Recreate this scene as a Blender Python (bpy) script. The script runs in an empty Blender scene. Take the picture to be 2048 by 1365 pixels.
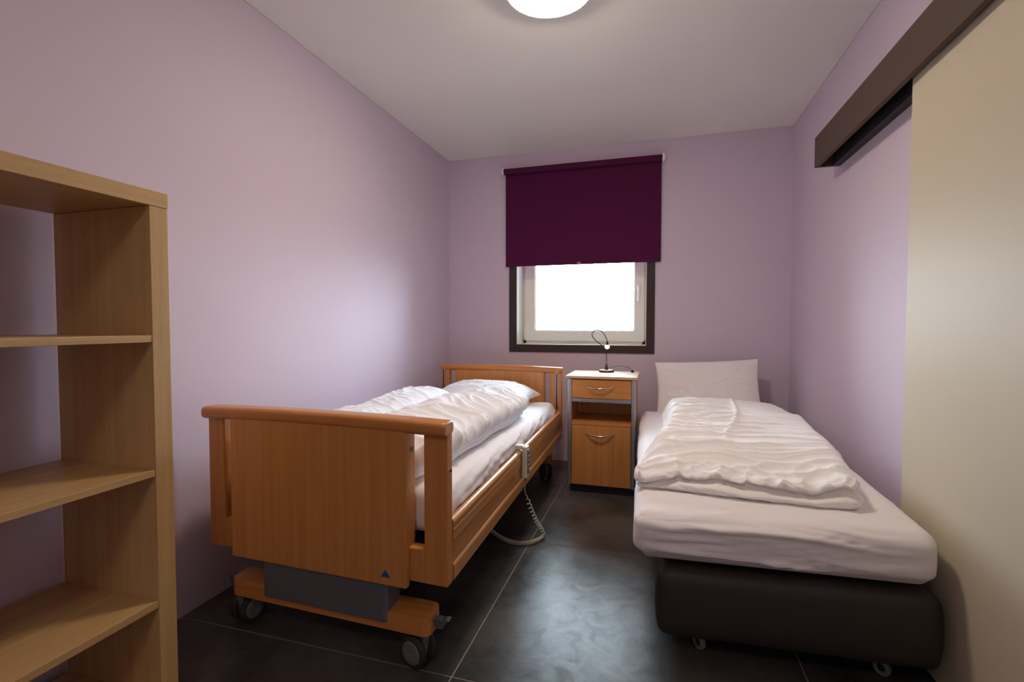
import bpy, bmesh, math, random
from math import sin, cos, pi, radians, sqrt
from mathutils import Vector, Matrix
from mathutils.noise import noise as pnoise

random.seed(4)
SC = bpy.context.scene
COL = SC.collection

# ------------------------------------------------------------------ camera
F_PX, YAW, PITCH = 971.0, 16.47, 1.95
cd = bpy.data.cameras.new('camera')
cam = bpy.data.objects.new('camera', cd)
COL.objects.link(cam)
cam.location = (0, 0, 1.105)
cam.rotation_euler = (radians(90 - PITCH), 0, radians(YAW))
cd.sensor_width = 36.0
cd.lens = F_PX * 36.0 / 2048.0
cd.clip_start = 0.02
SC.camera = cam

# ------------------------------------------------------------------ sky, lights, exposure
w = bpy.data.worlds.new('overcast_sky')
SC.world = w
w.use_nodes = True
bg = w.node_tree.nodes['Background']
# overcast sky above the horizon, a darker yard below it
wt = w.node_tree
w_tc = wt.nodes.new('ShaderNodeTexCoord')
w_sep = wt.nodes.new('ShaderNodeSeparateXYZ')
w_map = wt.nodes.new('ShaderNodeMapRange')
w_map.inputs[1].default_value = -.10; w_map.inputs[2].default_value = .04
w_mix = wt.nodes.new('ShaderNodeMix'); w_mix.data_type = 'RGBA'
w_mix.inputs[6].default_value = (.14, .15, .155, 1)
w_mix.inputs[7].default_value = (.72, .86, 1.0, 1)
wt.links.new(w_tc.outputs['Generated'], w_sep.inputs[0])
wt.links.new(w_sep.outputs[2], w_map.inputs[0])
wt.links.new(w_map.outputs[0], w_mix.inputs[0])
wt.links.new(w_mix.outputs[2], bg.inputs[0])
bg.inputs[1].default_value = 30.0
SC.view_settings.view_transform = 'Standard'
SC.view_settings.look = 'None'
SC.view_settings.exposure = 0.0
SC.view_settings.gamma = 1.0
SC.view_settings.use_curve_mapping = False
SC.cycles.max_bounces = 10
SC.cycles.diffuse_bounces = 6
SC.cycles.sample_clamp_indirect = 6.0

LAMP_WATT = 60.0       # the ceiling lamp (emission of its glass bowl)
LAMP_COL = (1.0, 0.84, 0.68)
BULB_WATT = 0.45


def area(name, loc, rot, sx, sy, power, col, portal=False):
    l = bpy.data.lights.new(name, 'AREA')
    l.shape = 'RECTANGLE'; l.size = sx; l.size_y = sy
    l.energy = power; l.color = col
    if portal:
        l.cycles.is_portal = True
    o = bpy.data.objects.new(name, l)
    COL.objects.link(o)
    o.location = loc; o.rotation_euler = rot
    return o


area('window_portal', (-.587, 4.20, 1.55), (radians(-90), 0, 0), 1.0, 1.2, 1, (1, 1, 1), True)

# unseen fill light added behind the camera to lift the overall brightness
area('rear_fill_light', (-.2, -.9, 2.44), (0, 0, 0), .5, .5, 10, (1.0, .88, .74))


# ------------------------------------------------------------------ materials
def s2l(c):
    return tuple((x / 12.92 if x <= .04045 else ((x + .055) / 1.055) ** 2.4) for x in (v / 255 for v in c))


def mat(name, rgb, rough=.5, metal=0.0, spec=.5, bump=0.0, bscale=200.0, var=0.0, vscale=3.0, sheen=0.0, coat=0.0):
    m = bpy.data.materials.new(name); m.use_nodes = True
    nt = m.node_tree; b = nt.nodes['Principled BSDF']
    lin = s2l(rgb)
    b.inputs['Base Color'].default_value = (*lin, 1)
    b.inputs['Roughness'].default_value = rough
    b.inputs['Metallic'].default_value = metal
    b.inputs['Specular IOR Level'].default_value = spec
    if sheen: b.inputs['Sheen Weight'].default_value = sheen
    if coat: b.inputs['Coat Weight'].default_value = coat
    tc = nt.nodes.new('ShaderNodeTexCoord')
    if var:
        n = nt.nodes.new('ShaderNodeTexNoise'); n.inputs['Scale'].default_value = vscale
        n.inputs['Detail'].default_value = 5
        nt.links.new(tc.outputs['Object'], n.inputs['Vector'])
        r = nt.nodes.new('ShaderNodeMapRange')
        r.inputs[1].default_value = .3; r.inputs[2].default_value = .7
        r.inputs[3].default_value = 1 - var; r.inputs[4].default_value = 1 + var
        nt.links.new(n.outputs['Fac'], r.inputs[0])
        mx = nt.nodes.new('ShaderNodeVectorMath'); mx.operation = 'SCALE'
        mx.inputs[0].default_value = lin
        nt.links.new(r.outputs[0], mx.inputs['Scale'])
        nt.links.new(mx.outputs[0], b.inputs['Base Color'])
    if bump:
        n = nt.nodes.new('ShaderNodeTexNoise'); n.inputs['Scale'].default_value = bscale
        n.inputs['Detail'].default_value = 3
        nt.links.new(tc.outputs['Object'], n.inputs['Vector'])
        bp = nt.nodes.new('ShaderNodeBump'); bp.inputs['Strength'].default_value = bump
        bp.inputs['Distance'].default_value = .002
        nt.links.new(n.outputs['Fac'], bp.inputs['Height'])
        nt.links.new(bp.outputs[0], b.inputs['Normal'])
    return m


def wood(name, a, bcol, rough=.4, axis=2, scale=1.0, spec=.5):
    """straight laminate grain running along the given axis"""
    m = bpy.data.materials.new(name); m.use_nodes = True
    nt = m.node_tree; b = nt.nodes['Principled BSDF']
    b.inputs['Roughness'].default_value = rough
    b.inputs['Specular IOR Level'].default_value = spec
    tc = nt.nodes.new('ShaderNodeTexCoord')
    mp = nt.nodes.new('ShaderNodeMapping')
    sc = [38.0 * scale] * 3; sc[axis] = 1.3 * scale
    mp.inputs['Scale'].default_value = sc
    nt.links.new(tc.outputs['Object'], mp.inputs[0])
    n = nt.nodes.new('ShaderNodeTexNoise'); n.inputs['Scale'].default_value = 1.0
    n.inputs['Detail'].default_value = 6; n.inputs['Roughness'].default_value = .6
    nt.links.new(mp.outputs[0], n.inputs['Vector'])
    mp2 = nt.nodes.new('ShaderNodeMapping')
    sc2 = [180.0 * scale] * 3; sc2[axis] = 9.0 * scale
    mp2.inputs['Scale'].default_value = sc2
    nt.links.new(tc.outputs['Object'], mp2.inputs[0])
    n2 = nt.nodes.new('ShaderNodeTexNoise'); n2.inputs['Detail'].default_value = 2
    nt.links.new(mp2.outputs[0], n2.inputs['Vector'])
    ad = nt.nodes.new('ShaderNodeMath'); ad.operation = 'MULTIPLY_ADD'
    ad.inputs[1].default_value = .35; nt.links.new(n2.outputs['Fac'], ad.inputs[0])
    nt.links.new(n.outputs['Fac'], ad.inputs[2])
    cr = nt.nodes.new('ShaderNodeValToRGB')
    cr.color_ramp.elements[0].position = .48; cr.color_ramp.elements[0].color = (*s2l(bcol), 1)
    cr.color_ramp.elements[1].position = .86; cr.color_ramp.elements[1].color = (*s2l(a), 1)
    nt.links.new(ad.outputs[0], cr.inputs[0])
    nt.links.new(cr.outputs[0], b.inputs['Base Color'])
    return m


def emis(name, col, strength):
    m = bpy.data.materials.new(name); m.use_nodes = True
    nt = m.node_tree; b = nt.nodes['Principled BSDF']
    b.inputs['Base Color'].default_value = (.8, .8, .8, 1)
    b.inputs['Emission Color'].default_value = (*col, 1)
    b.inputs['Emission Strength'].default_value = strength
    return m


M = {}
M['wall'] = mat('lilac_paint', (212, 198, 215), .62, spec=.3, bump=.12, bscale=160)
M['ceiling'] = mat('ceiling_paint', (241, 240, 236), .9, spec=.15, bump=.1, bscale=120)
M['beech_v'] = wood('beech_upright_grain', (208, 146, 82), (188, 124, 62), .38, 2)
M['beech_x'] = wood('beech_crosswise_grain', (206, 140, 76), (186, 118, 58), .30, 0)
M['beech_y'] = wood('beech_lengthwise_grain', (200, 138, 82), (178, 116, 62), .32, 1)
M['rail_y'] = wood('rail_beech_grain', (202, 144, 88), (180, 122, 68), .26, 1)
M['oak_v'] = wood('oak_upright_grain', (204, 170, 118), (184, 148, 98), .45, 2)
M['oak_y'] = wood('oak_lengthwise_grain', (204, 170, 118), (182, 146, 96), .45, 1)
M['top_pale'] = wood('pale_beech_top', (212, 176, 138), (198, 158, 120), .28, 0)
M['white_pvc'] = mat('white_window_plastic', (238, 238, 230), .3)
M['white_paint'] = mat('white_reveal_paint', (232, 234, 226), .5)
M['dark_trim'] = mat('dark_brown_trim', (58, 48, 44), .5, spec=.35, bump=.1, bscale=300)
M['pelmet'] = mat('dark_taupe_pelmet', (84, 68, 58), .6, spec=.3, bump=.25, bscale=500)
M['black_in'] = mat('black_lining', (26, 24, 24), .6)
M['door'] = mat('cream_door_laminate', (204, 194, 172), .5, spec=.3)
M['blind'] = mat('aubergine_fabric', (84, 26, 66), .85, spec=.15, bump=.5, bscale=900)
M['alu'] = mat('brushed_aluminium', (176, 178, 182), .35, .85, bump=.1, bscale=300)
M['chrome'] = mat('satin_chrome', (200, 198, 194), .2, 1.0)
M['steel_grey'] = mat('grey_powder_coat', (104, 106, 110), .45, .2)
M['dark_metal'] = mat('dark_frame_metal', (46, 46, 50), .5, .4)
M['wheel_grey'] = mat('grey_caster_plastic', (112, 112, 112), .5)
M['tyre'] = mat('dark_rubber', (48, 47, 47), .7)
M['pedal'] = mat('brake_pedal_plastic', (84, 90, 88), .5)
M['black'] = mat('black_plastic', (18, 18, 19), .4)
M['plinth'] = mat('black_plinth', (20, 20, 23), .5)
M['cloth_w'] = mat('white_cotton', (243, 245, 250), .85, spec=.2, bump=.35, bscale=350, sheen=.2)
M['cloth_p'] = mat('warm_white_cotton', (244, 241, 240), .85, spec=.2, bump=.35, bscale=350, sheen=.2)
M['sheet'] = mat('stretch_sheet_cotton', (240, 236, 238), .85, spec=.2, bump=.25, bscale=500, sheen=.2)
M['leather'] = mat('dark_brown_upholstery', (54, 48, 44), .48, spec=.4, bump=.3, bscale=260)
M['cream_plastic'] = mat('cream_plastic', (206, 200, 178), .4)
M['cord'] = mat('cream_cord', (186, 180, 156), .45)
M['blue'] = mat('blue_keys', (92, 104, 140), .4)
M['logo_blue'] = mat('blue_emblem', (36, 76, 160), .35)
M['clear_tab'] = mat('clear_pull_tab', (170, 140, 150), .25)
M['castor_clear'] = mat('pale_roller_plastic', (118, 128, 116), .2, coat=.5)
M['seam'] = mat('ceiling_seam_filler', (214, 206, 208), .8)
M['socket'] = mat('grey_skirting_stone', (92, 92, 94), .6)


def floor_mat():
    m = bpy.data.materials.new('slate_tile'); m.use_nodes = True
    nt = m.node_tree; b = nt.nodes['Principled BSDF']
    tc0 = nt.nodes.new('ShaderNodeTexCoord')
    tc = nt.nodes.new('ShaderNodeMapping'); tc.inputs['Location'].default_value = (.13, .27, .437)
    tc.inputs['Rotation'].default_value = (.21, .17, .4)
    nt.links.new(tc0.outputs['Object'], tc.inputs[0])
    n = nt.nodes.new('ShaderNodeTexNoise'); n.inputs['Scale'].default_value = 3.2
    n.inputs['Detail'].default_value = 5; n.inputs['Roughness'].default_value = .55
    n.inputs['Distortion'].default_value = .15
    nt.links.new(tc.outputs[0], n.inputs['Vector'])
    cr = nt.nodes.new('ShaderNodeValToRGB')
    e = cr.color_ramp.elements
    e[0].position = .22; e[0].color = (*s2l((40, 38, 37)), 1)
    e[1].position = .82; e[1].color = (*s2l((98, 94, 91)), 1)
    nt.links.new(n.outputs['Fac'], cr.inputs[0])
    nt.links.new(cr.outputs[0], b.inputs['Base Color'])
    n2 = nt.nodes.new('ShaderNodeTexNoise'); n2.inputs['Scale'].default_value = 12
    n2.inputs['Detail'].default_value = 8; n2.inputs['Roughness'].default_value = .68
    n2.inputs['Distortion'].default_value = .8
    nt.links.new(tc.outputs[0], n2.inputs['Vector'])
    r = nt.nodes.new('ShaderNodeMapRange')
    r.inputs[1].default_value = .2; r.inputs[2].default_value = .8
    r.inputs[3].default_value = .285; r.inputs[4].default_value = .36
    nt.links.new(n2.outputs['Fac'], r.inputs[0])
    nt.links.new(r.outputs[0], b.inputs['Roughness'])
    r2 = nt.nodes.new('ShaderNodeMapRange')
    r2.inputs[1].default_value = .36; r2.inputs[2].default_value = .64
    r2.inputs[3].default_value = .14; r2.inputs[4].default_value = .40
    nt.links.new(n2.outputs['Fac'], r2.inputs[0])
    nt.links.new(r2.outputs[0], b.inputs['Specular IOR Level'])
    bp = nt.nodes.new('ShaderNodeBump'); bp.inputs['Strength'].default_value = .08
    bp.inputs['Distance'].default_value = .004
    nt.links.new(n2.outputs['Fac'], bp.inputs['Height'])
    nt.links.new(bp.outputs[0], b.inputs['Normal'])
    return m


M['tile'] = floor_mat()
M['grout'] = mat('grey_grout', (142, 136, 126), .8)


def glass_mat():
    m = bpy.data.materials.new('window_glass'); m.use_nodes = True
    nt = m.node_tree; nt.nodes.clear()
    out = nt.nodes.new('ShaderNodeOutputMaterial')
    t = nt.nodes.new('ShaderNodeBsdfTransparent'); t.inputs[0].default_value = (.96, .98, .97, 1)
    g = nt.nodes.new('ShaderNodeBsdfGlossy'); g.inputs['Roughness'].default_value = .02
    fr = nt.nodes.new('ShaderNodeFresnel'); fr.inputs[0].default_value = 1.4
    mx = nt.nodes.new('ShaderNodeMixShader')
    nt.links.new(fr.outputs[0], mx.inputs[0]); nt.links.new(t.outputs[0], mx.inputs[1])
    nt.links.new(g.outputs[0], mx.inputs[2]); nt.links.new(mx.outputs[0], out.inputs[0])
    return m


M['glass'] = glass_mat()


# ------------------------------------------------------------------ mesh helpers
class MB:
    """collects pieces for ONE mesh object; vertices are world coordinates (optionally through a placing map)"""
    def __init__(self):
        self.v = []; self.f = []; self.smooth = []

    def add(self, vs, fs, smooth=False, fn=None):
        o = len(self.v)
        self.v += [tuple(fn(*p)) if fn else tuple(p) for p in vs]
        self.f += [tuple(i + o for i in f) for f in fs]
        self.smooth += [smooth] * len(fs)
        return self

    def add_bm(self, bm, smooth=False, fn=None):
        bm.verts.index_update()
        vs = [v.co[:] for v in bm.verts]; fs = [[v.index for v in f.verts] for f in bm.faces]
        bm.free()
        return self.add(vs, fs, smooth, fn)

    def box(self, x0, x1, y0, y1, z0, z1, bevel=0.0, seg=2, fn=None, edges=None, sub=0):
        bm = bmesh.new()
        bmesh.ops.create_cube(bm, size=1)
        for v in bm.verts:
            v.co = ((x0 + x1) / 2 + v.co.x * (x1 - x0), (y0 + y1) / 2 + v.co.y * (y1 - y0), (z0 + z1) / 2 + v.co.z * (z1 - z0))
        if bevel:
            es = list(bm.edges)
            if edges == 'vertical':
                es = [e for e in es if abs(e.verts[0].co.z - e.verts[1].co.z) > 1e-6]
            bmesh.ops.bevel(bm, geom=es, offset=bevel, segments=seg, profile=.5, affect='EDGES')
        if sub:
            long_edges = [e for e in bm.edges if e.calc_length() > .3]
            bmesh.ops.subdivide_edges(bm, edges=long_edges, cuts=sub, use_grid_fill=True)
        return self.add_bm(bm, False, fn)

    def cyl(self, p0, p1, r0, r1=None, n=24, fn=None, smooth=True):
        r1 = r0 if r1 is None else r1
        p0 = Vector(p0); p1 = Vector(p1); d = (p1 - p0).normalized()
        a = d.orthogonal().normalized(); b = d.cross(a)
        vs = []
        for p, r in ((p0, r0), (p1, r1)):
            for i in range(n):
                t = 2 * pi * i / n
                vs.append((p + a * r * cos(t) + b * r * sin(t))[:])
        fs = [(i, (i + 1) % n, n + (i + 1) % n, n + i) for i in range(n)]
        self.add(vs, fs, smooth, fn)
        self.add(vs, [tuple(range(n - 1, -1, -1)), tuple(range(n, 2 * n))], False, fn)
        return self

    def lathe(self, c, axis, prof, n=32, fn=None):
        """prof: list of (offset along axis, radius)"""
        c = Vector(c); d = Vector(axis).normalized(); a = d.orthogonal().normalized(); b = d.cross(a)
        vs = []; m = len(prof)
        for h, r in prof:
            for i in range(n):
                t = 2 * pi * i / n
                vs.append((c + d * h + (a * cos(t) + b * sin(t)) * max(r, 1e-5))[:])
        fs = [(j * n + i, j * n + (i + 1) % n, (j + 1) * n + (i + 1) % n, (j + 1) * n + i) for j in range(m - 1) for i in range(n)]
        return self.add(vs, fs, True, fn)

    def tube(self, pts, r, n=8, fn=None, cap=True):
        pts = [Vector(p) for p in pts]
        vs = []; nrm = None
        for i, p in enumerate(pts):
            t = (pts[min(i + 1, len(pts) - 1)] - pts[max(i - 1, 0)]).normalized()
            if nrm is None: nrm = t.orthogonal().normalized()
            nrm = (nrm - t * nrm.dot(t)).normalized(); b = t.cross(nrm)
            rr = r[i] if isinstance(r, (list, tuple)) else r
            for k in range(n):
                a = 2 * pi * k / n
                vs.append((p + nrm * rr * cos(a) + b * rr * sin(a))[:])
        fs = [(j * n + i, j * n + (i + 1) % n, (j + 1) * n + (i + 1) % n, (j + 1) * n + i) for j in range(len(pts) - 1) for i in range(n)]
        self.add(vs, fs, True, fn)
        if cap:
            self.add(vs[:n], [tuple(range(n - 1, -1, -1))], False, fn)
            self.add(vs[-n:], [tuple(range(n))], False, fn)
        return self

    def extrude(self, prof, p_of, ts, smooth=True, fn=None):
        """closed 2-D profile swept: p_of(t, a, b) -> xyz for each t"""
        n = len(prof)
        vs = [p_of(t, a, b) for t in ts for a, b in prof]
        fs = [(j * n + i, j * n + (i + 1) % n, (j + 1) * n + (i + 1) % n, (j + 1) * n + i) for j in range(len(ts) - 1) for i in range(n)]
        self.add(vs, fs, smooth, fn)
        self.add(vs, [tuple(range(n - 1, -1, -1)), tuple((len(ts) - 1) * n + i for i in range(n))], False, fn)
        return self

    def obj(self, name, m, parent=None, origin=None, label=None, weld=False):
        if parent is not None:
            org = root_of(parent)
        elif origin is not None:
            org = Vector(origin)
        else:
            org = Vector((0, 0, 0))
        me = bpy.data.meshes.new(name)
        me.from_pydata([tuple(Vector(p) - org) for p in self.v], [], self.f)
        me.polygons.foreach_set('use_smooth', self.smooth)
        bm = bmesh.new(); bm.from_mesh(me)
        if weld: bmesh.ops.remove_doubles(bm, verts=bm.verts, dist=1e-5)
        bmesh.ops.recalc_face_normals(bm, faces=bm.faces)
        bm.to_mesh(me); bm.free(); me.update()
        me.materials.append(m)
        o = bpy.data.objects.new(name, me)
        COL.objects.link(o)
        if parent is not None: o.parent = parent
        else: o.location = org
        if label: o['label'] = label
        return o


def root_of(o):
    p = Vector((0, 0, 0))
    while o is not None:
        p += o.location; o = o.parent
    return p


def thing(name, label, cat, loc, group=None):
    o = bpy.data.objects.new(name, None); COL.objects.link(o)
    o.location = loc; o.empty_display_size = .1
    o['label'] = label; o['category'] = cat
    if group: o['group'] = group
    return o


def tag(o, label, cat, group=None):
    o['label'] = label; o['category'] = cat
    if group: o['group'] = group
    return o


def struct(o, label=None):
    o['kind'] = 'structure'
    if label: o['label'] = label
    return o


def soft_box(nx, ny, nz, dim, r, fn):
    """rounded box 'dim' (x,y,z) with rounding radius r, dense grid; fn(p, n, u, v, t) -> world point"""
    vs = []; fs = []; idx = {}
    X, Y, Z = dim

    def vert(i, j, k):
        key = (i, j, k)
        if key in idx: return idx[key]
        p = Vector((X * i / nx, Y * j / ny, Z * k / nz))
        rz = min(r, Z / 2 - 1e-4)
        q = Vector((min(max(p.x, r), X - r), min(max(p.y, r), Y - r), min(max(p.z, rz), Z - rz)))
        d = p - q
        if d.length > 1e-9:
            e = Vector((d.x / r, d.y / r, d.z / rz)).normalized()
            nrm = e
            p = q + Vector((e.x * r, e.y * r, e.z * rz))
        else:
            nrm = Vector((0, 0, 1))
        idx[key] = len(vs)
        vs.append(tuple(fn(p, nrm, i / nx, j / ny, k / nz)))
        return idx[key]

    for k in (0, nz):
        for i in range(nx):
            for j in range(ny):
                a = [vert(i, j, k), vert(i + 1, j, k), vert(i + 1, j + 1, k), vert(i, j + 1, k)]
                fs.append(a if k else a[::-1])
    for i in range(nx):
        for k in range(nz):
            for j in (0, ny):
                a = [vert(i, j, k), vert(i + 1, j, k), vert(i + 1, j, k + 1), vert(i, j, k + 1)]
                fs.append(a if j == 0 else a[::-1])
    for j in range(ny):
        for k in range(nz):
            for i in (0, nx):
                a = [vert(i, j, k), vert(i, j + 1, k), vert(i, j + 1, k + 1), vert(i, j, k + 1)]
                fs.append(a[::-1] if i == 0 else a)
    return MB().add(vs, fs, True)


def sm(a, b, x):
    t = min(1, max(0, (x - a) / (b - a)))
    return t * t * (3 - 2 * t)


def ridge(x, y, z, sharp=2.5):
    n = pnoise(Vector((x, y, z)))
    return max(0.0, 1 - abs(n) * 2.6) ** sharp


def quad_map(fl, fr, hl, hr, W, L):
    def f(x, y, z):
        u = x / W; v = y / L
        return ((fl[0] * (1 - u) + fr[0] * u) * (1 - v) + (hl[0] * (1 - u) + hr[0] * u) * v,
                (fl[1] * (1 - u) + fr[1] * u) * (1 - v) + (hl[1] * (1 - u) + hr[1] * u) * v, z)
    return f


# ================================================================== ROOM
XL, XR, YB, YF, H = -1.708, .916, 3.87, -1.7, 2.5
T = .25
OX0, OX1, OZ0, OZ1 = -1.104, -.069, .941, 2.18      # window opening

struct(MB().box(XL - .1, XL, YF - .1, YB + T, -.05, H).obj('wall_left', M['wall']))
struct(MB().box(XR, XR + .1, YF - .1, YB + T, -.05, H).obj('wall_right', M['wall']))
struct(MB().box(XL, XR, YF - .1, YF, -.05, H).obj('wall_behind', M['wall']))
b = MB()
b.box(XL, OX0, YB, YB + T, -.05, H)
b.box(OX1, XR, YB, YB + T, -.05, H)
b.box(OX0, OX1, YB, YB + T, -.05, OZ0)
b.box(OX0, OX1, YB, YB + T, OZ1, H)
struct(b.obj('wall_back', M['wall']))
struct(MB().box(XL - .1, XR + .1, YF - .1, YB + T, H, H + .1).obj('ceiling', M['ceiling']))
# thin filler line where wall and ceiling meet
for n_, (x0, x1, y0, y1) in enumerate(((XL, XL + .004, YF, YB), (XR - .004, XR, YF, YB), (XL + .004, XR - .004, YB - .004, YB))):
    struct(MB().box(x0, x1, y0, y1, H - .004, H).obj('trim_%d' % (n_ + 2), M['seam']))

fl = struct(MB().box(XL - .1, XR + .1, YF - .1, YB + T, -.05, -.0015).obj('floor', M['grout']))
gx = [XL, -.603, .463, XR]
gy = [YF, -.61, .38, 1.372, 2.362, 3.56, YB]
G = .0022
for i in range(3):
    for j in range(6):
        MB().box(gx[i] + (G if i else 0), gx[i + 1] - (G if i < 2 else 0), gy[j] + G, gy[j + 1] - G, -.01, 0.0, .0008, 1).obj('tile', M['tile'], fl)

# ------------------------------------------------------------------ window
RY = YB + .20                                         # face of the window frame
wn = MB()
t = .006
wn.box(OX0, OX0 + t, YB - .001, RY, OZ0, OZ1)
wn.box(OX1 - t, OX1, YB - .001, RY, OZ0, OZ1)
wn.box(OX0, OX1, YB - .001, RY, OZ0 - .004, OZ0 + .002)
wn.box(OX0, OX1, YB - .001, RY, OZ1 - t, OZ1)
win = struct(wn.obj('window_1', M['white_paint']), 'white reveal lining of the small window')
f_ = MB()
fx0, fx1, fz0, fz1 = OX0 + t, OX1 - t, OZ0 + .002, OZ1 - t
fw = .030
f_.box(fx0, fx0 + fw, RY - .012, RY + .06, fz0, fz1, .003)
f_.box(fx1 - fw, fx1, RY - .012, RY + .06, fz0, fz1, .003)
f_.box(fx0, fx1, RY - .012, RY + .06, fz0, fz0 + fw + .01, .003)
f_.box(fx0, fx1, RY - .012, RY + .06, fz1 - fw, fz1, .003)
f_.obj('window_frame', M['white_pvc'], win)
sx0, sx1, sz0, sz1 = fx0 + .022, fx1 - .012, fz0 + .022, fz1 - .02
gx0, gx1, gz0, gz1 = -.992, -.166, 1.052, OZ1 - .09
s_ = MB()
s_.box(sx0, gx0, RY - .03, RY + .03, sz0, sz1, .004)
s_.box(gx1, sx1, RY - .03, RY + .03, sz0, sz1, .004)
s_.box(gx0 - .004, gx1 + .004, RY - .03, RY + .03, sz0, gz0, .004)
s_.box(gx0 - .004, gx1 + .004, RY - .03, RY + .03, gz1, sz1, .004)
sash = s_.obj('sash', M['white_pvc'], win)
s2 = MB()
s2.box(gx0, gx0 + .006, RY - .012, RY + .01, gz0, gz1)
s2.box(gx1 - .006, gx1, RY - .012, RY + .01, gz0, gz1)
s2.box(gx0, gx1, RY - .012, RY + .01, gz0, gz0 + .006)
s2.obj('glazing_bead', M['white_pvc'], win)
MB().box(gx0, gx1, RY, RY + .004, gz0, gz1).obj('pane', M['glass'], win)
# handle: rose and lever hanging down
MB().box(-.145, -.117, RY - .042, RY - .029, 1.36, 1.425, .004).cyl((-.131, RY - .05, 1.405), (-.131, RY - .03, 1.405), .008, n=14).obj('window_handle', M['white_pvc'], win)
MB().box(-.141, -.122, RY - .066, RY - .05, 1.285, 1.418, .006).obj('handle_lever', M['white_pvc'], win)
MB().cyl((sx0 - .004, RY - .035, .985), (sx0 - .004, RY - .035, 1.02), .007, n=12).box(sx0 - .008, sx0 + .006, RY - .036, RY - .028, .97, 1.075, .002).obj('hinge', M['white_pvc'], win)

# dark surround on the wall
d = .061
for n_, (x0, x1, z0, z1) in enumerate(((OX0 - d, OX0, OZ0 - d, OZ1 + d), (OX1, OX1 + d, OZ0 - d, OZ1 + d), (OX0, OX1, OZ0 - d, OZ0), (OX0, OX1, OZ1, OZ1 + d))):
    if n_ == 0:
        tr = struct(MB().box(x0, x1, YB - .012, YB, z0, z1, .0015).obj('trim_1', M['dark_trim']), 'dark brown flat surround of the window')
    else:
        MB().box(x0, x1, YB - .012, YB, z0, z1, .0015).obj('surround_board', M['dark_trim'], tr)

# ------------------------------------------------------------------ roller blind
bx0, bx1, by = -1.196, .036, YB - .052
bl = thing('roller_blind', 'aubergine purple roller blind half lowered over the window', 'blind', (-.58, YB - .03, 1.58))
MB().cyl((bx0, by + .012, 2.349), (bx1, by + .012, 2.349), .024, n=28).obj('roller', M['blind'], bl)
c = MB()
nx_, nz_ = 24, 24
vs, fs = [], []
for sgn in (0, 1):
    for i in range(nx_ + 1):
        for k in range(nz_ + 1):
            u, v = i / nx_, k / nz_
            z = 1.583 + v * (2.349 - 1.583)
            y = by + .033 + (.0016 if sgn else 0) + .0018 * sin(u * 7) * (1 - v) * v
            vs.append((bx0 + .004 + u * (bx1 - bx0 - .008), y, z))
n1 = (nx_ + 1) * (nz_ + 1)
for i in range(nx_):
    for k in range(nz_):
        a = i * (nz_ + 1) + k
        q = (a, a + nz_ + 1, a + nz_ + 2, a + 1)
        fs.append(q); fs.append(tuple(x + n1 for x in q[::-1]))
c.add(vs, fs, True)
c.obj('blind_fabric', M['blind'], bl)
MB().box(bx0 + .004, bx1 - .004, by + .0295, by + .0375, 1.580, 1.602, .002).obj('bottom_bar', M['blind'], bl)
for x, s in ((bx0, -1), (bx1, 1)):
    k = MB().box(min(x, x + s * .016), max(x, x + s * .016), by - .014, YB, 2.322, 2.376, .005)
    k.cyl((x - s * .001, by + .012, 2.349), (x + s * .02, by + .012, 2.349), .024, n=20)
    k.obj('bracket', M['white_pvc'], bl, label='white end bracket')
    MB().cyl((x - s * .004, by + .012, 2.349), (x + s * .003, by + .012, 2.349), .0255, n=20).obj('end_cap', M['black'], bl, label='black ring beside the bracket')
MB().box(-.600, -.574, by + .026, by + .0295, 1.578, 1.600, .001).obj('pull_tab', M['clear_tab'], bl, label='small clear pull tab')

# ------------------------------------------------------------------ sliding door and pelmet
dr = struct(MB().box(.832, .872, .93, 2.003, .012, 2.02, .0015).obj('door_1', M['door']), 'cream sliding door panel hanging in front of the right wall')
MB().box(.828, .832, 1.02, 1.05, .95, 1.15, .003).obj('door_handle', M['chrome'], dr)
p = thing('door_pelmet', 'dark brown boxed pelmet over the cream sliding door', 'pelmet', (.86, 1.5, 1.93))
PE = 2.945
MB().box(.797, .817, -.1, PE, 1.932, 2.088, .001).obj('front_board', M['pelmet'], p)
MB().box(.817, XR, -.1, PE, 2.068, 2.088, .001).obj('top_board', M['pelmet'], p)
MB().box(.817, XR, PE - .016, PE, 1.932, 2.068, .001).obj('end_board', M['pelmet'], p)
MB().box(.876, XR, -.1, PE - .016, 1.932, 2.066, .001).obj('track', M['black_in'], p, label='black track lining')

# ------------------------------------------------------------------ ceiling lamp
LX, LY = -.425, 1.965
lm = thing('ceiling_lamp', 'round white glass bowl lamp glowing on the ceiling', 'lamp', (LX, LY, H))
MB().lathe((LX, LY, H), (0, 0, -1), [(0, 0), (0, .178), (.045, .180), (.050, .177), (.048, .1715), (.036, .1715), (.036, 0)], n=48).obj('mount', M['white_pvc'], lm)
R, D = .170, .068
prof = []
for i in range(25):
    q = 1 - i / 24
    prof.append((.046 + .056 * (1 - q ** 2.3), R * q))
M['lamp'] = emis('lit_opal_glass', LAMP_COL, LAMP_WATT)
MB().lathe((LX, LY, H), (0, 0, -1), [(.040, R * .55), (.042, R * .985)] + prof, n=48).obj('glass_bowl', M['lamp'], lm)

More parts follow.
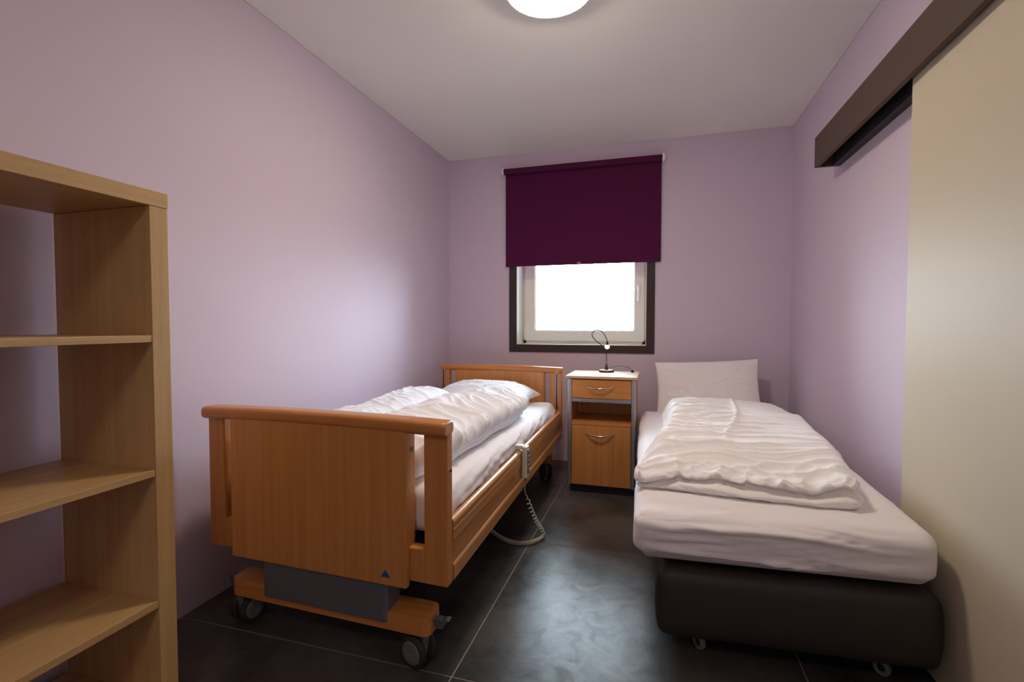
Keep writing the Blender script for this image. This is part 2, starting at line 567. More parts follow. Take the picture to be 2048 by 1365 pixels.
# ================================================================== BOOKCASE
BX1, BX0 = -1.300, -1.672
BY0, BY1 = .232, 1.030
bc = thing('bookcase', 'tall open-backed oak veneer bookcase with empty shelves by the left wall', 'bookcase', ((BX0 + BX1) / 2, (BY0 + BY1) / 2, 0))
pt = .050
MB().box(BX0, BX1, BY1 - pt, BY1, 0, 1.4235, .0012).obj('side_panel', M['oak_v'], bc)
MB().box(BX0, BX1, BY0, BY0 + pt, 0, 1.4235, .0012).obj('side_panel', M['oak_v'], bc)
MB().box(BX0 - .001, BX1 + .0015, BY0 - .001, BY1 + .001, 1.4245, 1.465, .0012).obj('top_board', M['oak_y'], bc)
for z0, z1 in ((1.057, 1.076), (.691, .709), (.326, .346), (.05, .07)):
    MB().box(BX0 + .003, BX1 - .002, BY0 + pt, BY1 - pt, z0, z1, .0012).obj('shelf', M['oak_y'], bc)
MB().box(BX0 + .02, BX1 - .03, BY0 + pt, BY1 - pt, 0, .05, .001).obj('plinth', M['oak_y'], bc)

# ================================================================== HOSPITAL BED
BW, BL = .964, 2.10
bm_ = quad_map((-1.568, 1.355), (-.604, 1.325), (-1.583, 3.45), (-.638, 3.425), BW, BL)
hb = thing('hospital_bed', 'beech adjustable care bed on casters with slotted footboard, by the left wall', 'bed', bm_(BW / 2, BL / 2, 0))


def rail_arch(x, y, z):
    u = x / BW
    return bm_(x, y, z + .007 * (1 - (2 * u - 1) ** 2) - .002)


def capsule(w, h, r, n=6):
    """rounded rectangle profile centred on 0"""
    out = []
    for cx, cy, a0 in ((w / 2 - r, h / 2 - r, 0), (-w / 2 + r, h / 2 - r, 90), (-w / 2 + r, -h / 2 + r, 180), (w / 2 - r, -h / 2 + r, 270)):
        for i in range(n + 1):
            a = radians(a0 + 90 * i / n)
            out.append((cx + r * cos(a), cy + r * sin(a)))
    return out


def end_board(y_out, sgn, ztop, zbot, zpan, name):
    """y_out: outer face; sgn +1 = board lies towards +y of it"""
    e = MB()
    Y = lambda a, b_: (min(y_out + sgn * a, y_out + sgn * b_), max(y_out + sgn * a, y_out + sgn * b_))
    y0, y1 = Y(.024, .066)
    x1, x2, x3, x4 = .074, .126, .833, .883
    ya, yb = Y(0, .024)
    frame = MB().box(x2 + .002, x3, ya, yb, zpan, ztop - .03, .004, fn=bm_).obj(name, M['beech_v'], hb)
    MB().box(0, x1, y0, y1, zbot, ztop - .03, .005, fn=bm_).obj('post', M['beech_v'], frame)
    MB().box(x4, BW, y0, y1, zbot, ztop - .03, .005, fn=bm_).obj('post', M['beech_v'], frame)
    e.box(.03, BW - .03, y0 + .001, y1 - .001, zbot + .001, zbot + .108, .003, fn=bm_)
    e.obj('lower_rail', M['beech_v'], frame)
    MB().box(x2, x3 - .002, y0, y1, zbot + .01, ztop - .03, .002, fn=bm_).obj('inner_panel', M['beech_v'], frame)
    pr_ = capsule(.078, .044, .017)
    yc = y_out + sgn * .033
    ts = [-.004 + (BW + .008) * i / 16 for i in range(17)]
    r_ = MB()
    n = len(pr_)
    cols = []
    for i, x in enumerate([ts[0], ts[0] + .004, ts[0] + .012] + ts[1:-1] + [ts[-1] - .012, ts[-1] - .004, ts[-1]]):
        k = min(1, (min(x - ts[0], ts[-1] - x) / .012))
        s = .80 + .20 * sqrt(max(0, 1 - (1 - k) ** 2))
        cols.append([(x, yc + a * s, ztop - .022 + b_ * s) for a, b_ in pr_])
    vs = [p for c_ in cols for p in c_]
    fs = [(j * n + i, j * n + (i + 1) % n, (j + 1) * n + (i + 1) % n, (j + 1) * n + i) for j in range(len(cols) - 1) for i in range(n)]
    r_.add(vs, fs, True, rail_arch)
    r_.add(vs, [tuple(range(n - 1, -1, -1)), tuple((len(cols) - 1) * n + i for i in range(n))], False, rail_arch)
    r_.obj('top_rail', M['beech_x'], frame)
    return frame


fb = end_board(0.0, 1, .811, .294, .280, 'footboard')
hd = end_board(BL + .036, -1, .799, .300, .283, 'headboard')
# emblem and bolt on the footboard
MB().add([(0.7445, -.0005, .312), (0.7715, -.0005, .313), (0.7580, -.0005, .331), (0.7445, -.004, .312), (0.7715, -.004, .313), (0.7580, -.004, .331)],
         [(0, 1, 2), (3, 5, 4), (0, 3, 4, 1), (1, 4, 5, 2), (2, 5, 3, 0)], fn=bm_).obj('emblem', M['logo_blue'], fb, label='small blue triangular emblem')
MB().add([(0.7425, -.0005, .308), (0.7735, -.0005, .309), (0.7735, -.0005, .3125), (0.7425, -.0005, .3115), (0.7425, -.003, .308), (0.7735, -.003, .309), (0.7735, -.003, .3125), (0.7425, -.003, .3115)],
         [(0, 1, 2, 3), (4, 7, 6, 5), (0, 4, 5, 1), (1, 5, 6, 2), (2, 6, 7, 3), (3, 7, 4, 0)], fn=bm_).obj('emblem_bar', M['steel_grey'], fb, label='grey bar under the emblem')
MB().cyl((.832, .044, .712), (.8355, .044, .712), .008, n=16, fn=bm_).cyl((.8355, .044, .712), (.8375, .044, .712), .0045, n=12, fn=bm_).obj('bolt', M['chrome'], fb, label='chrome bolt')
MB().cyl((BW - .001, .045, .655), (BW + .004, .045, .655), .006, n=12, fn=bm_).obj('bolt', M['chrome'], fb, label='chrome bolt')
# aluminium rail guides on the inner faces of the headboard posts
for x in (.026, BW - .034):
    g = MB().box(x - .009, x - .004, BL - .036, BL - .029, .50, .762, .001, fn=bm_)
    g.box(x + .004, x + .009, BL - .036, BL - .029, .50, .762, .001, fn=bm_)
    g.box(x - .009, x + .009, BL - .036, BL - .029, .758, .766, .001, fn=bm_)
    g.obj('guide_channel', M['alu'], hd, label='aluminium guide channel')
    MB().box(x - .004, x + .004, BL - .033, BL - .029, .50, .760, fn=bm_).obj('guide_slot', M['black'], hd, label='dark slot in the channel')

# side rails: moulded boards with rounded upper edges (profile in the x-z plane)


def rail_profile(z0, z1, th, groove):
    pts = []
    h = z1 - z0
    r = th / 2
    for i in range(9):
        a = pi * i / 8
        pts.append((r * cos(a), z1 - r + r * sin(a)))
    pts.append((-r, z0 + .003)); pts.append((-r + .003, z0)); pts.append((r - .003, z0)); pts.append((r, z0 + .003))
    if groove:
        zg = z1 - groove
        pts += [(r, zg - .006), (r - .004, zg - .002), (r - .004, zg + .002), (r, zg + .006)]
    return pts


for xs, side in ((BW - .010, 1), (.010, -1)):
    for z0, z1, gr, inset in ((.424, .495, .030, 0), (.352, .426, 0, .005), (.298, .354, 0, 0)):
        pf = rail_profile(z0, z1, .028 - inset * 2, gr)
        ts = [.067 + (BL - .13 - .004) * i / 20 for i in range(21)]
        o = MB().extrude(pf, lambda t_, a, b_: (xs + side * a, t_, b_), ts, False, bm_).obj('side_rail', M['rail_y'], hb)
        for pl in o.data.polygons: pl.use_smooth = abs(pl.normal.z) > .1 and abs(pl.normal.y) < .5
# platform, frame and lifting gear
MB().box(.05, BW - .05, .072, BL - .045, .345, .397, .003, fn=bm_).obj('mattress_platform', M['dark_metal'], hb)
for x in (.10, BW - .14):
    MB().box(x, x + .04, .07, BL - .04, .32, .345, .004, fn=bm_).obj('frame_beam', M['dark_metal'], hb)
for x in (.25, BW - .29):
    MB().box(x, x + .03, .14, BL - .1, .135, .165, .004, fn=bm_).obj('base_beam', M['dark_metal'], hb)
for (ya, yb, ha) in ((.016, .115, 1), (BL - .115, BL - .016, -1)):
    k = MB()
    k.box(.100, .902, ya, yb, .128, .186, .028, 5, fn=bm_, edges='vertical')
    k.obj('base_bar', M['beech_x'], hb)
    yy = (ya - .006, yb - .012) if ha == 1 else (ya + .012, yb + .006)
    MB().box(.252, .757, yy[0], yy[1], .152, .300, .016, 4, fn=bm_, edges='vertical').obj('lift_column', M['steel_grey'], hb, label='grey metal lift column cover')
    MB().cyl((.757, ya + .014, .172), (.7585, ya + .014, .172), .004, n=10, fn=bm_).obj('column_screw', M['alu'], hb, label='bright column screw')
    for x, ang in (((.855, -107), (.112, -8)) if ha == 1 else ((.86, -150), (.14, -30))):
        cw = bm_(x, (ya + yb) / 2, 0)
        nn = Vector((cos(radians(ang)), sin(radians(ang)), 0)); fwd = Vector((-nn.y, nn.x, 0))
        cs = thing('caster', 'x', 'x', (0, 0, 0)); del cs['category']; del cs['label']
        bpy.data.objects.remove(cs)
        off = fwd * (.018 if x < .5 else -.018)
        c0 = Vector((cw[0], cw[1], .052)) + off
        hs = MB()
        hs.box(-.013, .013, -.026, .026, .030, .104, .008, 3, fn=lambda a, b_, z: (Vector((cw[0], cw[1], z)) + nn * a + fwd * (b_ * (1 if z > .08 else .9)) + off * (.6 if z < .08 else .2))[:])
        hs.cyl((cw[0], cw[1], .09), (cw[0], cw[1], .130), .012, n=16)
        cs = hs.obj('caster', M['wheel_grey'], hb)
        for s in (1, -1):
            wc = c0 + nn * s * .014
            MB().lathe(wc, nn * s, [(0, .012), (0, .046), (.004, .052), (.018, .052), (.022, .047), (.022, .038)], n=36).obj('tyre', M['tyre'], cs)
            MB().lathe(wc, nn * s, [(.021, .039), (.024, .037), (.0255, .025), (.0255, .010), (.024, .004), (.024, 0)], n=36).obj('wheel_disc', M['wheel_grey'], cs)
# brake pedals beside the near casters
for x, s in ((.904, 1), (.098, -1)):
    q = MB()
    cpt = [(0, -.012), (.012, -.020), (.030, -.016), (.040, .004), (.052, .012), (.040, .014), (.026, .010), (.012, .012), (0, .010)]
    q.extrude([(s * a, b_) for a, b_ in cpt], lambda t_, a, b_: (x + a, t_, .160 + b_), [.050, .075], False, bm_)
    q.obj('brake_pedal', M['pedal'], hb)

# mattress with a fitted sheet ------------------------------------------------
MX0, MX1, MY0, MY1 = .062, .925, .085, 2.025


def hosp_mat(p, n, u, v, t_):
    z = .398 + p.z + .018 * (1 - v)
    x, y = p.x, p.y
    side = sm(.2, .9, abs(n.x)) if abs(n.x) > .2 else 0
    # slanted drag folds along the side
    s = y * 2.6 - z * 24 + .8 * pnoise(Vector((y * 3, z * 4, .5)))
    a = ridge(s, y * 1.3 + 3.1, 2.0, 1.8) * .011 + ridge(s * 2.1, y * 4, 7.7, 2.0) * .006
    a *= side * sm(.0, .06, p.z) * (1 if n.x > 0 else .5)
    top = .003 * pnoise(Vector((x * 5, y * 5, 1))) + .002 * ridge(x * 6, y * 9, 5)
    x += n.x * a * (1 if n.x > 0 else 1)
    if t_ > .99: z += top
    ny = n.y
    y += ny * .008 * ridge(x * 14, z * 8, 4.0)
    return bm_(MX0 + x, MY0 + y, z)


o = soft_box(60, 150, 14, (MX1 - MX0, MY1 - MY0, .158), .045, hosp_mat).obj('fitted_mattress', M['sheet'], None, bm_(BW / 2, BL / 2, .43), weld=False)
tag(o, 'mattress in a white fitted sheet on the beech care bed', 'mattress')

# duvet on the care bed ------------------------------------------------------
DL0 = dict(x0=.020, x1=.850, y0=.10, y1=1.47)


def duvet_left(p, n, u, v, t_):
    W = .80; L = 1.36
    # plan: right edge bulges, far end slightly narrower
    x0 = .050 + .02 * v
    x1 = .815 + .045 * sin(v * pi * .9) + .025 * v + .010 * sin(v * 9)
    x = x0 + (x1 - x0) * (p.x / W)
    y = .088 + p.y + .04 * (u - .5) * v - .05 * sm(.6, 1, v) * (1 - u) * .4
    # two humps with a valley between them running lengthwise and narrowing
    hh = .125 + .025 * sm(.55, .95, v) * sm(.55, .1, u) + .008 * math.exp(-((u - .18) / .16) ** 2) * sm(.4, .95, v)
    hh += .035 * math.exp(-((u - .68) / .22) ** 2) * sm(.1, .6, v)
    hh -= .028 * math.exp(-((u - (.42 - .1 * (1 - v))) / .07) ** 2) * sm(.1, .5, v)
    hh *= 1 - .10 * sm(.7, 1.0, v) * sm(.4, 1, u)
    hh += .006 * pnoise(Vector((u * 4, v * 6, 3)))
    zz = p.z / .12
    z = .556 + .018 * (1 - y / 2.0) + hh * zz
    # wrinkles: diagonal drag folds on the right bulge, finer on top
    top = sm(.35, .8, zz)
    d1 = y * 9 + u * 5.0 + .8 * pnoise(Vector((u * 3, v * 4, 9)))
    wv = ridge(d1, u * 2.2, 1.3, 1.6) * .019 + ridge(d1 * 2.1, u * 4, 8.1, 1.8) * .010
    wv *= .35 + .65 * sm(.35, .75, u)
    wv += .005 * ridge(u * 6, v * 15, 4.4, 1.6)
    sl = abs(n.x) + abs(n.y)
    z += wv * top
    if n.x > .2: x += n.x * (wv * .9) * (.3 + top)
    # fold seam round the side between the upper and lower layer
    gseam = math.exp(-((zz - (.30 + .05 * sin(v * 7))) / .07) ** 2)
    x -= n.x * gseam * .018; y -= n.y * gseam * .018
    if zz < .3: x -= n.x * .012
    if n.x > .3: z += .010 * sin(v * 22 + 1) * sm(1, 0, zz) * .5 * (sm(0, .15, v))
    return bm_(x, y, z)


o = soft_box(120, 190, 16, (.80, 1.36, .12), .055, duvet_left).obj('duvet', M['cloth_w'], None, bm_(.42, .8, .57))
tag(o, 'crumpled white duvet lengthwise on the beech care bed', 'duvet')


def pillow(name, cx, cy, cz, a, b_, T_, ex, ey, ez, seed, label, material, sag=None, ear=.08):
    """two-sided pillow; ex, ey in-plane axes, ez thickness axis"""
    n = 64
    vs, fs = [], []
    ex, ey, ez = Vector(ex), Vector(ey), Vector(ez)
    for s in (1, -1):
        for i in range(n + 1):
            for j in range(n + 1):
                u = -1 + 2 * i / n; v = -1 + 2 * j / n
                u = sin(u * pi / 2) * .6 + u * .4; v = sin(v * pi / 2) * .6 + v * .4
                th = T_ * (max(0, (1 - u * u) * (1 - v * v))) ** .42
                x = a * u * (1 - ear * (1 - v * v)); y = b_ * v * (1 - ear * (1 - u * u))
                rim = sm(1.0, .6, max(abs(u), abs(v)))
                wr = .007 * ridge(u * 2.0 + seed, v * 3.2, 1.1 + s, 2) + .004 * ridge(u * 5, v * 4 + seed, 3.0, 2)
                # gathers that run in from the corners and edges
                ang = math.atan2(v, u)
                wr += .007 * ridge(ang * 5 + seed, 2.0 + s, .3 * sqrt(u * u + v * v), 1.5) * sm(.45, .95, sqrt(u * u + v * v))
                th2 = th + wr * rim
                p_ = Vector((cx, cy, cz)) + ex * x + ey * y + ez * (s * th2)
                if sag: p_ = sag(p_, u, v, s)
                vs.append(p_[:])
    m = (n + 1) ** 2
    for i in range(n):
        for j in range(n):
            q = i * (n + 1) + j
            f4 = (q, q + n + 1, q + n + 2, q + 1)
            fs.append(f4); fs.append(tuple(k + m for k in f4[::-1]))
    o_ = MB().add(vs, fs, True).obj(name, material, None, (cx, cy, cz - .1), weld=True)
    return tag(o_, label, 'pillow')


def sag_l(p_, u, v, s):
    p_.z -= .030 * (abs(u) ** 3) * (abs(v) ** 2) + .012 * abs(u) ** 4
    if s < 0: p_.z = max(p_.z, .566)
    return p_


pillow('pillow', -1.130, 3.13, .630, .350, .215, .078, (1, -.06, .0), (.05, .97, .10), (-.02, -.10, 1), 1.7,
       'white pillow lying flat below the beech headboard', M['cloth_w'], sag_l)

# ================================================================== HANDSET AND COILED CORD
hs_ = thing('bed_handset', 'cream remote handset hooked over the side rail of the care bed', 'remote control', (-.60, 2.26, .37))
hx = -.6125
MB().box(hx, hx + .026, 2.235, 2.285, .362, .516, .006, 3).obj('housing', M['cream_plastic'], hs_)
MB().box(hx + .0255, hx + .028, 2.242, 2.278, .382, .502, .001).obj('keypad', M['blue'], hs_, label='grey blue keypad')
for k in range(5):
    for s in (0, 1):
        MB().box(hx + .0275, hx + .030, 2.245 + s * .018, 2.259 + s * .018, .390 + k * .022, .404 + k * .022, .001).obj('key', M['steel_grey'], hs_)
MB().box(hx - .030, hx + .004, 2.240, 2.280, .500, .520, .003).box(hx - .034, hx - .029, 2.240, 2.280, .480, .520, .002).obj('hook', M['cream_plastic'], hs_)
MB().cyl((hx + .014, 2.260, .345), (hx + .014, 2.260, .364), .0035, .006, n=12).obj('strain_relief', M['steel_grey'], hs_)


def bez(ps, n):
    """Catmull-Rom through the points"""
    out = []
    P = [Vector(p_) for p_ in ps]
    P = [P[0] * 2 - P[1]] + P + [P[-1] * 2 - P[-2]]
    for i in range(1, len(P) - 2):
        for k in range(n):
            t_ = k / n
            out.append(.5 * ((2 * P[i]) + (P[i + 1] - P[i - 1]) * t_ + (2 * P[i - 1] - 5 * P[i] + 4 * P[i + 1] - P[i + 2]) * t_ ** 2 + (3 * P[i] - P[i - 1] - 3 * P[i + 1] + P[i + 2]) * t_ ** 3))
    out.append(P[-2]); return out


# straight bit, loose coil hanging down, tight coil on the floor
path = bez([(hx + .014, 2.26, .346), (-.604, 2.27, .31), (-.606, 2.275, .285), (-.592, 2.315, .20), (-.572, 2.365, .11), (-.551, 2.415, .040), (-.549, 2.405, .0115), (-.585, 2.335, .0105),
            (-.640, 2.303, .0105), (-.700, 2.31, .0105), (-.752, 2.34, .0105), (-.80, 2.38, .0105), (-.86, 2.42, .02)], 120)
pts = []
acc = 0.0; ph = 0.0
tot = sum((path[i + 1] - path[i]).length for i in range(len(path) - 1))
nrm = None
for i, q in enumerate(path[:-1]):
    t_ = (path[i + 1] - q)
    ds = t_.length
    t_.normalize()
    if nrm is None: nrm = t_.orthogonal().normalized()
    nrm = (nrm - t_ * nrm.dot(t_)).normalized(); bn = t_.cross(nrm)
    fr = acc / tot
    pitch_ = (.032 - .012 * sm(.1, .45, fr)) if fr < .475 else .0066
    if fr < .10: pitch_ = 1.0
    r_ = .0090 * sm(.085, .16, fr) * (1 - .0 * fr) * sm(1.0, .95, fr)
    sub = max(1, int(math.ceil(ds / pitch_ * 12)))
    for k in range(sub):
        ph += 2 * pi * ds / sub / pitch_
        pts.append(q + t_ * ds * k / sub + nrm * r_ * cos(ph) + bn * r_ * sin(ph))
    acc += ds
MB().tube([q[:] for q in pts], .0026, 6).obj('coiled_cord', M['cord'], hs_)

# ================================================================== NIGHTSTAND
NX0, NX1, NY0, NY1 = -.556, -.112, 3.158, 3.535
ns = thing('nightstand', 'beech bedside cabinet with aluminium edges between the two beds', 'nightstand', ((NX0 + NX1) / 2, (NY0 + NY1) / 2, 0))
tb = MB()
tb.box(NX0 - .010, NX1 + .010, NY0 - .012, NY1, .751, .771, .007, 3)
tb.obj('top_board', M['top_pale'], ns)
bx0_, bx1_ = NX0 + .006, NX1 - .006
tp = .020
MB().box(bx0_, bx0_ + tp, NY0 + .012, NY1 - .01, .052, .751, .001).obj('side_panel', M['beech_v'], ns)
MB().box(bx1_ - tp, bx1_, NY0 + .012, NY1 - .01, .052, .751, .001).obj('side_panel', M['beech_v'], ns)
for x0 in (bx0_, bx1_ - .024):
    MB().box(x0 - .001, x0 + .025, NY0 - .004, NY0 + .014, .048, .7505, .005, 3).obj('edge_profile', M['alu'], ns, label='aluminium upright edge profile')
ix0, ix1 = bx0_ + .026, bx1_ - .026
MB().box(ix0 - .004, ix1 + .004, NY1 - .02, NY1 - .010, .052, .751).obj('back_panel', M['beech_v'], ns)
MB().box(ix0, ix1, NY0 + .002, NY1 - .02, .598, .622, .002).obj('cross_bar', M['alu'], ns, label='aluminium cross bar')
MB().box(ix0 - .004, ix1 + .004, NY0 + .006, NY1 - .02, .446, .466, .001).obj('shelf', M['beech_x'], ns)
MB().box(ix0 - .004, ix1 + .004, NY0 + .010, NY1 - .02, .052, .070, .001).obj('bottom_board', M['beech_x'], ns)
MB().box(NX0 + .022, NX1 - .018, NY0 + .015, NY1 - .02, 0, .05, .002).obj('plinth', M['plinth'], ns, label='black recessed plinth')
dw = MB().box(ix0 + .001, ix1 - .001, NY0 - .002, NY0 + .016, .6245, .7455, .002).box(ix0 + .01, ix1 - .01, NY0 + .016, NY1 - .06, .628, .72).obj('drawer', M['beech_x'], ns)
dd = MB().box(ix0 + .001, ix1 - .001, NY0 - .002, NY0 + .016, .054, .443, .002).obj('door', M['beech_v'], ns)


def bow(parent, cx, z):
    hw = .088
    ps = []
    for i in range(25):
        u = -1 + 2 * i / 24
        ps.append((cx + hw * u, NY0 - .006 - .026 * (1 - u * u), z - .010 * (1 - u * u)))
    ps = [(cx - hw, NY0 - .001, z)] + ps + [(cx + hw, NY0 - .001, z)]
    rr = [.004] + [.0026 + .0028 * (1 - (-1 + 2 * i / 24) ** 2) for i in range(25)] + [.004]
    MB().tube(ps, rr, 10).obj('handle', M['chrome'], parent, label='bowed satin metal handle')


bow(dw, (ix0 + ix1) / 2 - .008, .702)
bow(dd, (ix0 + ix1) / 2 - .008, .394)

# ------------------------------------------------------------------ gooseneck lamp
nl = thing('gooseneck_lamp', 'small black gooseneck reading lamp glowing on the nightstand', 'lamp', (-.327, 3.44, .771))
bc_ = (-.327, 3.44, .771)
MB().lathe(bc_, (0, 0, 1), [(0, 0), (0, .052), (.006, .053), (.014, .051), (.017, .046), (.018, .02), (.018, 0)], n=36).obj('base', M['black'], nl)
MB().lathe(bc_, (0, 0, 1), [(.017, .0125), (.03, .0105), (.055, .006), (.075, .0038), (.078, 0)], n=18).obj('stem_sleeve', M['black'], nl)
bulb = Vector((-.318, 3.385, .9560))
neck = bez([(-.327, 3.44, .845), (-.329, 3.44, .885), (-.336, 3.435, .925), (-.362, 3.425, .962), (-.402, 3.415, .995), (-.424, 3.405, 1.028), (-.414, 3.40, 1.056), (-.384, 3.395, 1.067), (-.350, 3.39, 1.052), (-.326, 3.386, 1.015), tuple(bulb + Vector((0, 0, .030)))], 8)
MB().tube([q[:] for q in neck], .0030, 8).obj('gooseneck', M['black'], nl)
MB().lathe(bulb + Vector((0, 0, .034)), (0, 0, -1), [(0, 0), (0, .005), (.006, .0075), (.022, .009), (.026, .0125), (.0262, .0115), (.02, .006)], n=20).obj('lamp_head', M['black'], nl)
M['bulb'] = emis('lit_bulb', (1.0, .62, .25), 6)
MB().lathe(bulb + Vector((0, 0, .012)), (0, 0, -1), [(0, .006), (.004, .012), (.014, .0165), (.023, .015), (.030, .008), (.033, 0)], n=20).obj('bulb', M['bulb'], nl)
ld = bpy.data.lights.new('bulb_light', 'SPOT')
ld.energy = BULB_WATT * 9; ld.color = (1, .62, .30); ld.shadow_soft_size = .01; ld.spot_size = radians(80); ld.spot_blend = .25
lo = bpy.data.objects.new('bulb_light', ld); COL.objects.link(lo); lo.location = tuple(bulb + Vector((0, 0, -.026))); lo.rotation_euler = (radians(-4), radians(10), 0)
# cable to the plug lying at the back edge
cb = bez([(-.316, 3.45, .800), (-.29, 3.47, .806), (-.24, 3.485, .812), (-.19, 3.49, .806), (-.163, 3.487, .789), (-.155, 3.486, .783)], 8)
MB().tube([q[:] for q in cb], .0016, 6).obj('cable', M['black'], nl)
MB().box(-.162, -.142, 3.475, 3.497, .771, .790, .004).obj('plug', M['black'], nl)
for dy in (-.005, .005):
    MB().cyl((-.144, 3.486 + dy, .780), (-.128, 3.486 + dy, .780), .0016, n=8).obj('plug_pin', M['chrome'], nl)

# ================================================================== BOX-SPRING BED
SW, SL = .84, 1.90
sm_ = quad_map((-.058, 1.605), (.786, 1.655), (-.092, 3.50), (.848, 3.53), SW, SL)
sb = thing('box_spring', 'low dark brown upholstered box spring on small casters by the cream door', 'bed base', sm_(SW / 2, SL / 2, 0))


def spring_fn(p, n, u, v, t_):
    x = .074 + p.x; y = .006 + p.y; z = .090 + p.z
    bul = sin(t_ * pi)
    x += n.x * .010 * bul; y += n.y * .012 * bul
    z += .0015 * pnoise(Vector((x * 6, y * 6, z * 6)))
    z += .006 * n.z * sm(.0, .05, u) if n.z > 0 else 0
    return sm_(x, y, z)


soft_box(50, 90, 12, (.785, 1.87, .222), .030, spring_fn).obj('base_block', M['leather'], sb)
for x, y, ang in ((.21, .115, 35), (.745, .115, 40), (.21, 1.75, 10), (.745, 1.75, 10)):
    c0 = sm_(x, y, 0)
    nn = Vector((-cos(radians(ang)), -sin(radians(ang)), 0))
    MB().cyl((c0[0], c0[1] + .01, .045), (c0[0], c0[1] + .01, .095), .014, n=14).obj('caster_fork', M['dark_metal'], sb)
    wl = Vector((c0[0], c0[1], .026))
    wh = MB().lathe(wl - nn * .010, nn, [(0, 0), (0, .022), (.003, .026), (.017, .026), (.020, .022), (.020, .013), (.016, .011)], n=28).obj('caster_wheel', M['castor_clear'], sb, label='pale plastic roller')
    MB().lathe(wl - nn * .010, nn, [(.0155, .011), (.0165, .004), (.0225, .0035), (.0235, 0)], n=16).obj('axle', M['dark_metal'], wh)


def sheet_fn(p, n, u, v, t_):
    x, y, z = p.x, p.y, .338 + p.z
    bul = sin(min(1, t_) * pi) * .010
    front = max(0, -n.y); side = abs(n.x)
    # long slack folds that run across the front face, strongest on the left half
    amp = front * sm(0, .2, t_) * (1.0 * sm(.02, .15, u) * sm(1.05, .5, u) + .12)
    zz = z * 30 + .9 * pnoise(Vector((x * 2.2, .3, 4))) + x * .8
    f = ridge(x * 1.3, zz, 2.2, 1.6) * .017 + ridge(x * 1.8, zz * 2.0, 6.1, 1.6) * .008
    y += n.y * (bul + f * amp)
    x += n.x * (bul * .6 + .004 * ridge(y * 3, z * 14, 2.2))
    # lower hem tucks in; left corner drops further
    tuck = sm(.25, 0, t_)
    x -= n.x * (.018 if n.x < 0 else .004) * tuck; y -= n.y * .012 * tuck
    z -= .022 * tuck * (1 - u) * 0
    k = sm(.45, 1, t_)
    z += k * (.004 * ridge(x * 2.5, y * 14, 1.5, 1.8) * sm(.25, .02, v) + .002 * pnoise(Vector((x * 4, y * 4, 0))))
    z -= k * .012 * sm(.10, 0, v) * (1 - .8 * u)
    return sm_(x, y, z)


o = soft_box(130, 150, 22, (SW, SL, .167), .042, sheet_fn).obj('fitted_mattress', M['sheet'], None, sm_(SW / 2, SL / 2, .31))
tag(o, 'mattress in a pinkish white stretch sheet on the dark box spring', 'mattress')


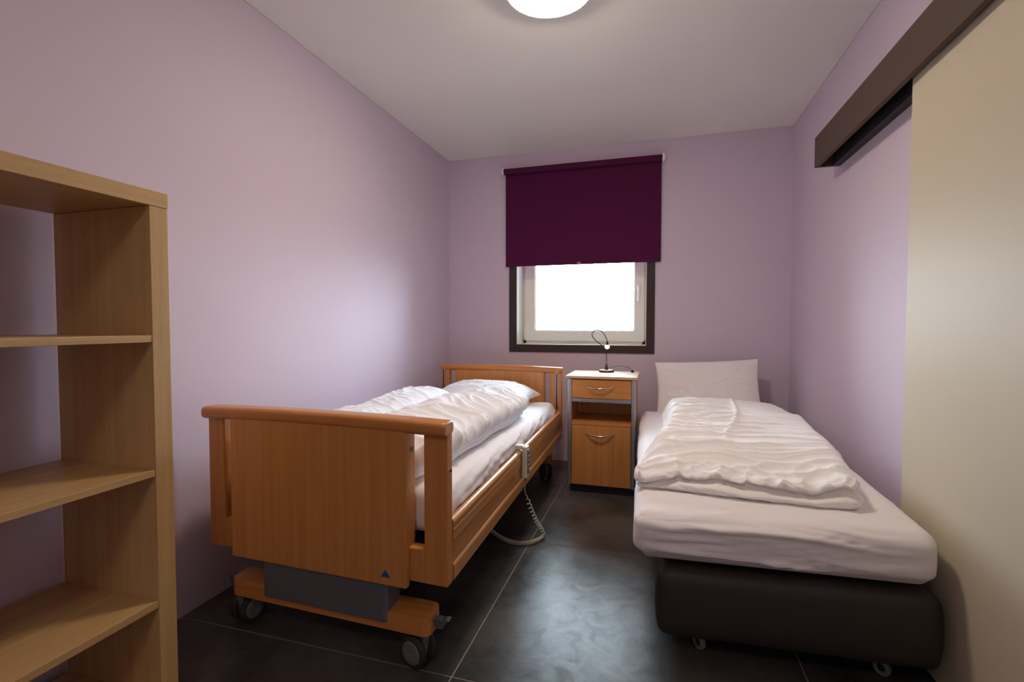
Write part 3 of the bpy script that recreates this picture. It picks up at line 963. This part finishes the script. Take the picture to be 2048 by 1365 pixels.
def duvet_right(p, n, u, v, t_):
    W = .70
    x0 = .020 + .105 * sm(0, 1, v) - .012 * sin(v * 8) + .02 * sm(.12, 0, v) * 0
    x1 = .700 + .045 * sin(v * 3.0) - .02 * sm(.6, 1, v)
    q = p.x / W
    x = x0 + (x1 - x0) * q
    y = .205 + .012 * sin(u * 5 + .5) - .05 * u * sm(.3, 0, v) + p.y
    hh = .062 + .050 * sm(0, .10, u) * sm(0, .25, v) + .016 * sm(.2, .9, v) + .02 * sm(0, .25, v)
    hh += .012 * sin(u * pi) * sm(.3, 1, v)
    hh += .022 * sm(.75, .95, u) * sm(.25, .02, v)          # rolled right corner
    hh -= .020 * sm(.14, 0, u)
    hh += .008 * pnoise(Vector((u * 3.5, v * 6, 13)))
    hh += .009 * math.exp(-((v - .55 - .1 * u) / .05) ** 2) * sm(.2, .5, u) + .008 * math.exp(-((u - .62 + .25 * (1 - v)) / .018) ** 2) * sm(.15, .4, v)
    zz = p.z / .11
    z = .500 + hh * zz
    top = sm(.3, .8, zz)
    # folds across the width, fanning out towards the left edge
    d1 = v * 16 + .9 * pnoise(Vector((u * 2.5, v * 5, 5))) - .9 * u
    wv = ridge(u * 1.6, d1, 3.3, 1.6) * .014 + ridge(u * 3.0, d1 * 2.1, 6.6, 1.8) * .010 + ridge(u * 9, v * 18, 2.0, 2.0) * .003
    wv *= (.45 + .55 * sm(.75, .1, u))
    # crumpled front hem of the upper layer
    hem = sm(.16, .02, v)
    wv += hem * (.010 * ridge(u * 5.5, v * 12, 9.0, 1.4) + .007 * ridge(u * 12, v * 10, 1.0, 1.5))
    z += wv * top
    # two layers: deep groove round the edge at mid height, lower layer reaching further forward
    zg = .60 - .26 * sm(.25, 0, u) + .06 * sin(u * 7) - .05 * sm(.8, 1, u)
    gs = math.exp(-((zz - zg) / .085) ** 2)
    edge = sm(.02, .8, sqrt(n.x ** 2 + n.y ** 2))
    y -= n.y * gs * .035 * edge; x -= n.x * gs * .022 * edge
    if n.y < -.1:
        low = sm(zg, zg - .2, zz)
        y -= .020 * low * edge * sm(.05, .3, u)
        dg = u * 9 + zz * 2.5
        y -= n.y * -.010 * ridge(dg, zz * 1.5, 5.0, 1.5) * edge
        z += .010 * ridge(u * 6, zz, 2.0, 1.6) * top * edge
        # hem of upper layer waves
        z += .010 * sin(u * 13 + 1) * gs * .8
    x -= .03 * sm(.18, 0, v) * sm(.12, 0, u) * 1
    return sm_(x, y, z)


o = soft_box(150, 260, 24, (.70, 1.30, .11), .050, duvet_right).obj('duvet', M['cloth_p'], None, sm_(.4, 1.0, .5))
tag(o, 'white duvet folded double on the dark box-spring bed', 'duvet')

pillow('pillow', .348, 3.625, .655, .345, .205, .060, (1, .02, .055), (-.03, .34, .94), (.0, -.94, .34), 5.3,
       'white pillow standing against the back wall on the box-spring bed', M['cloth_p'], ear=.05)

# cable on the floor behind the bed ------------------------------------------
cbl = bez([(-.60, 3.52, .02), (-.585, 3.62, .004), (-.60, 3.70, .05), (-.59, 3.80, .16), (-.585, 3.855, .22)], 8)
tag(MB().tube([q[:] for q in cbl], .003, 6).obj('power_cable', M['black'], None, (-.59, 3.7, 0)), 'thin black power cable running down the wall behind the nightstand', 'cable')
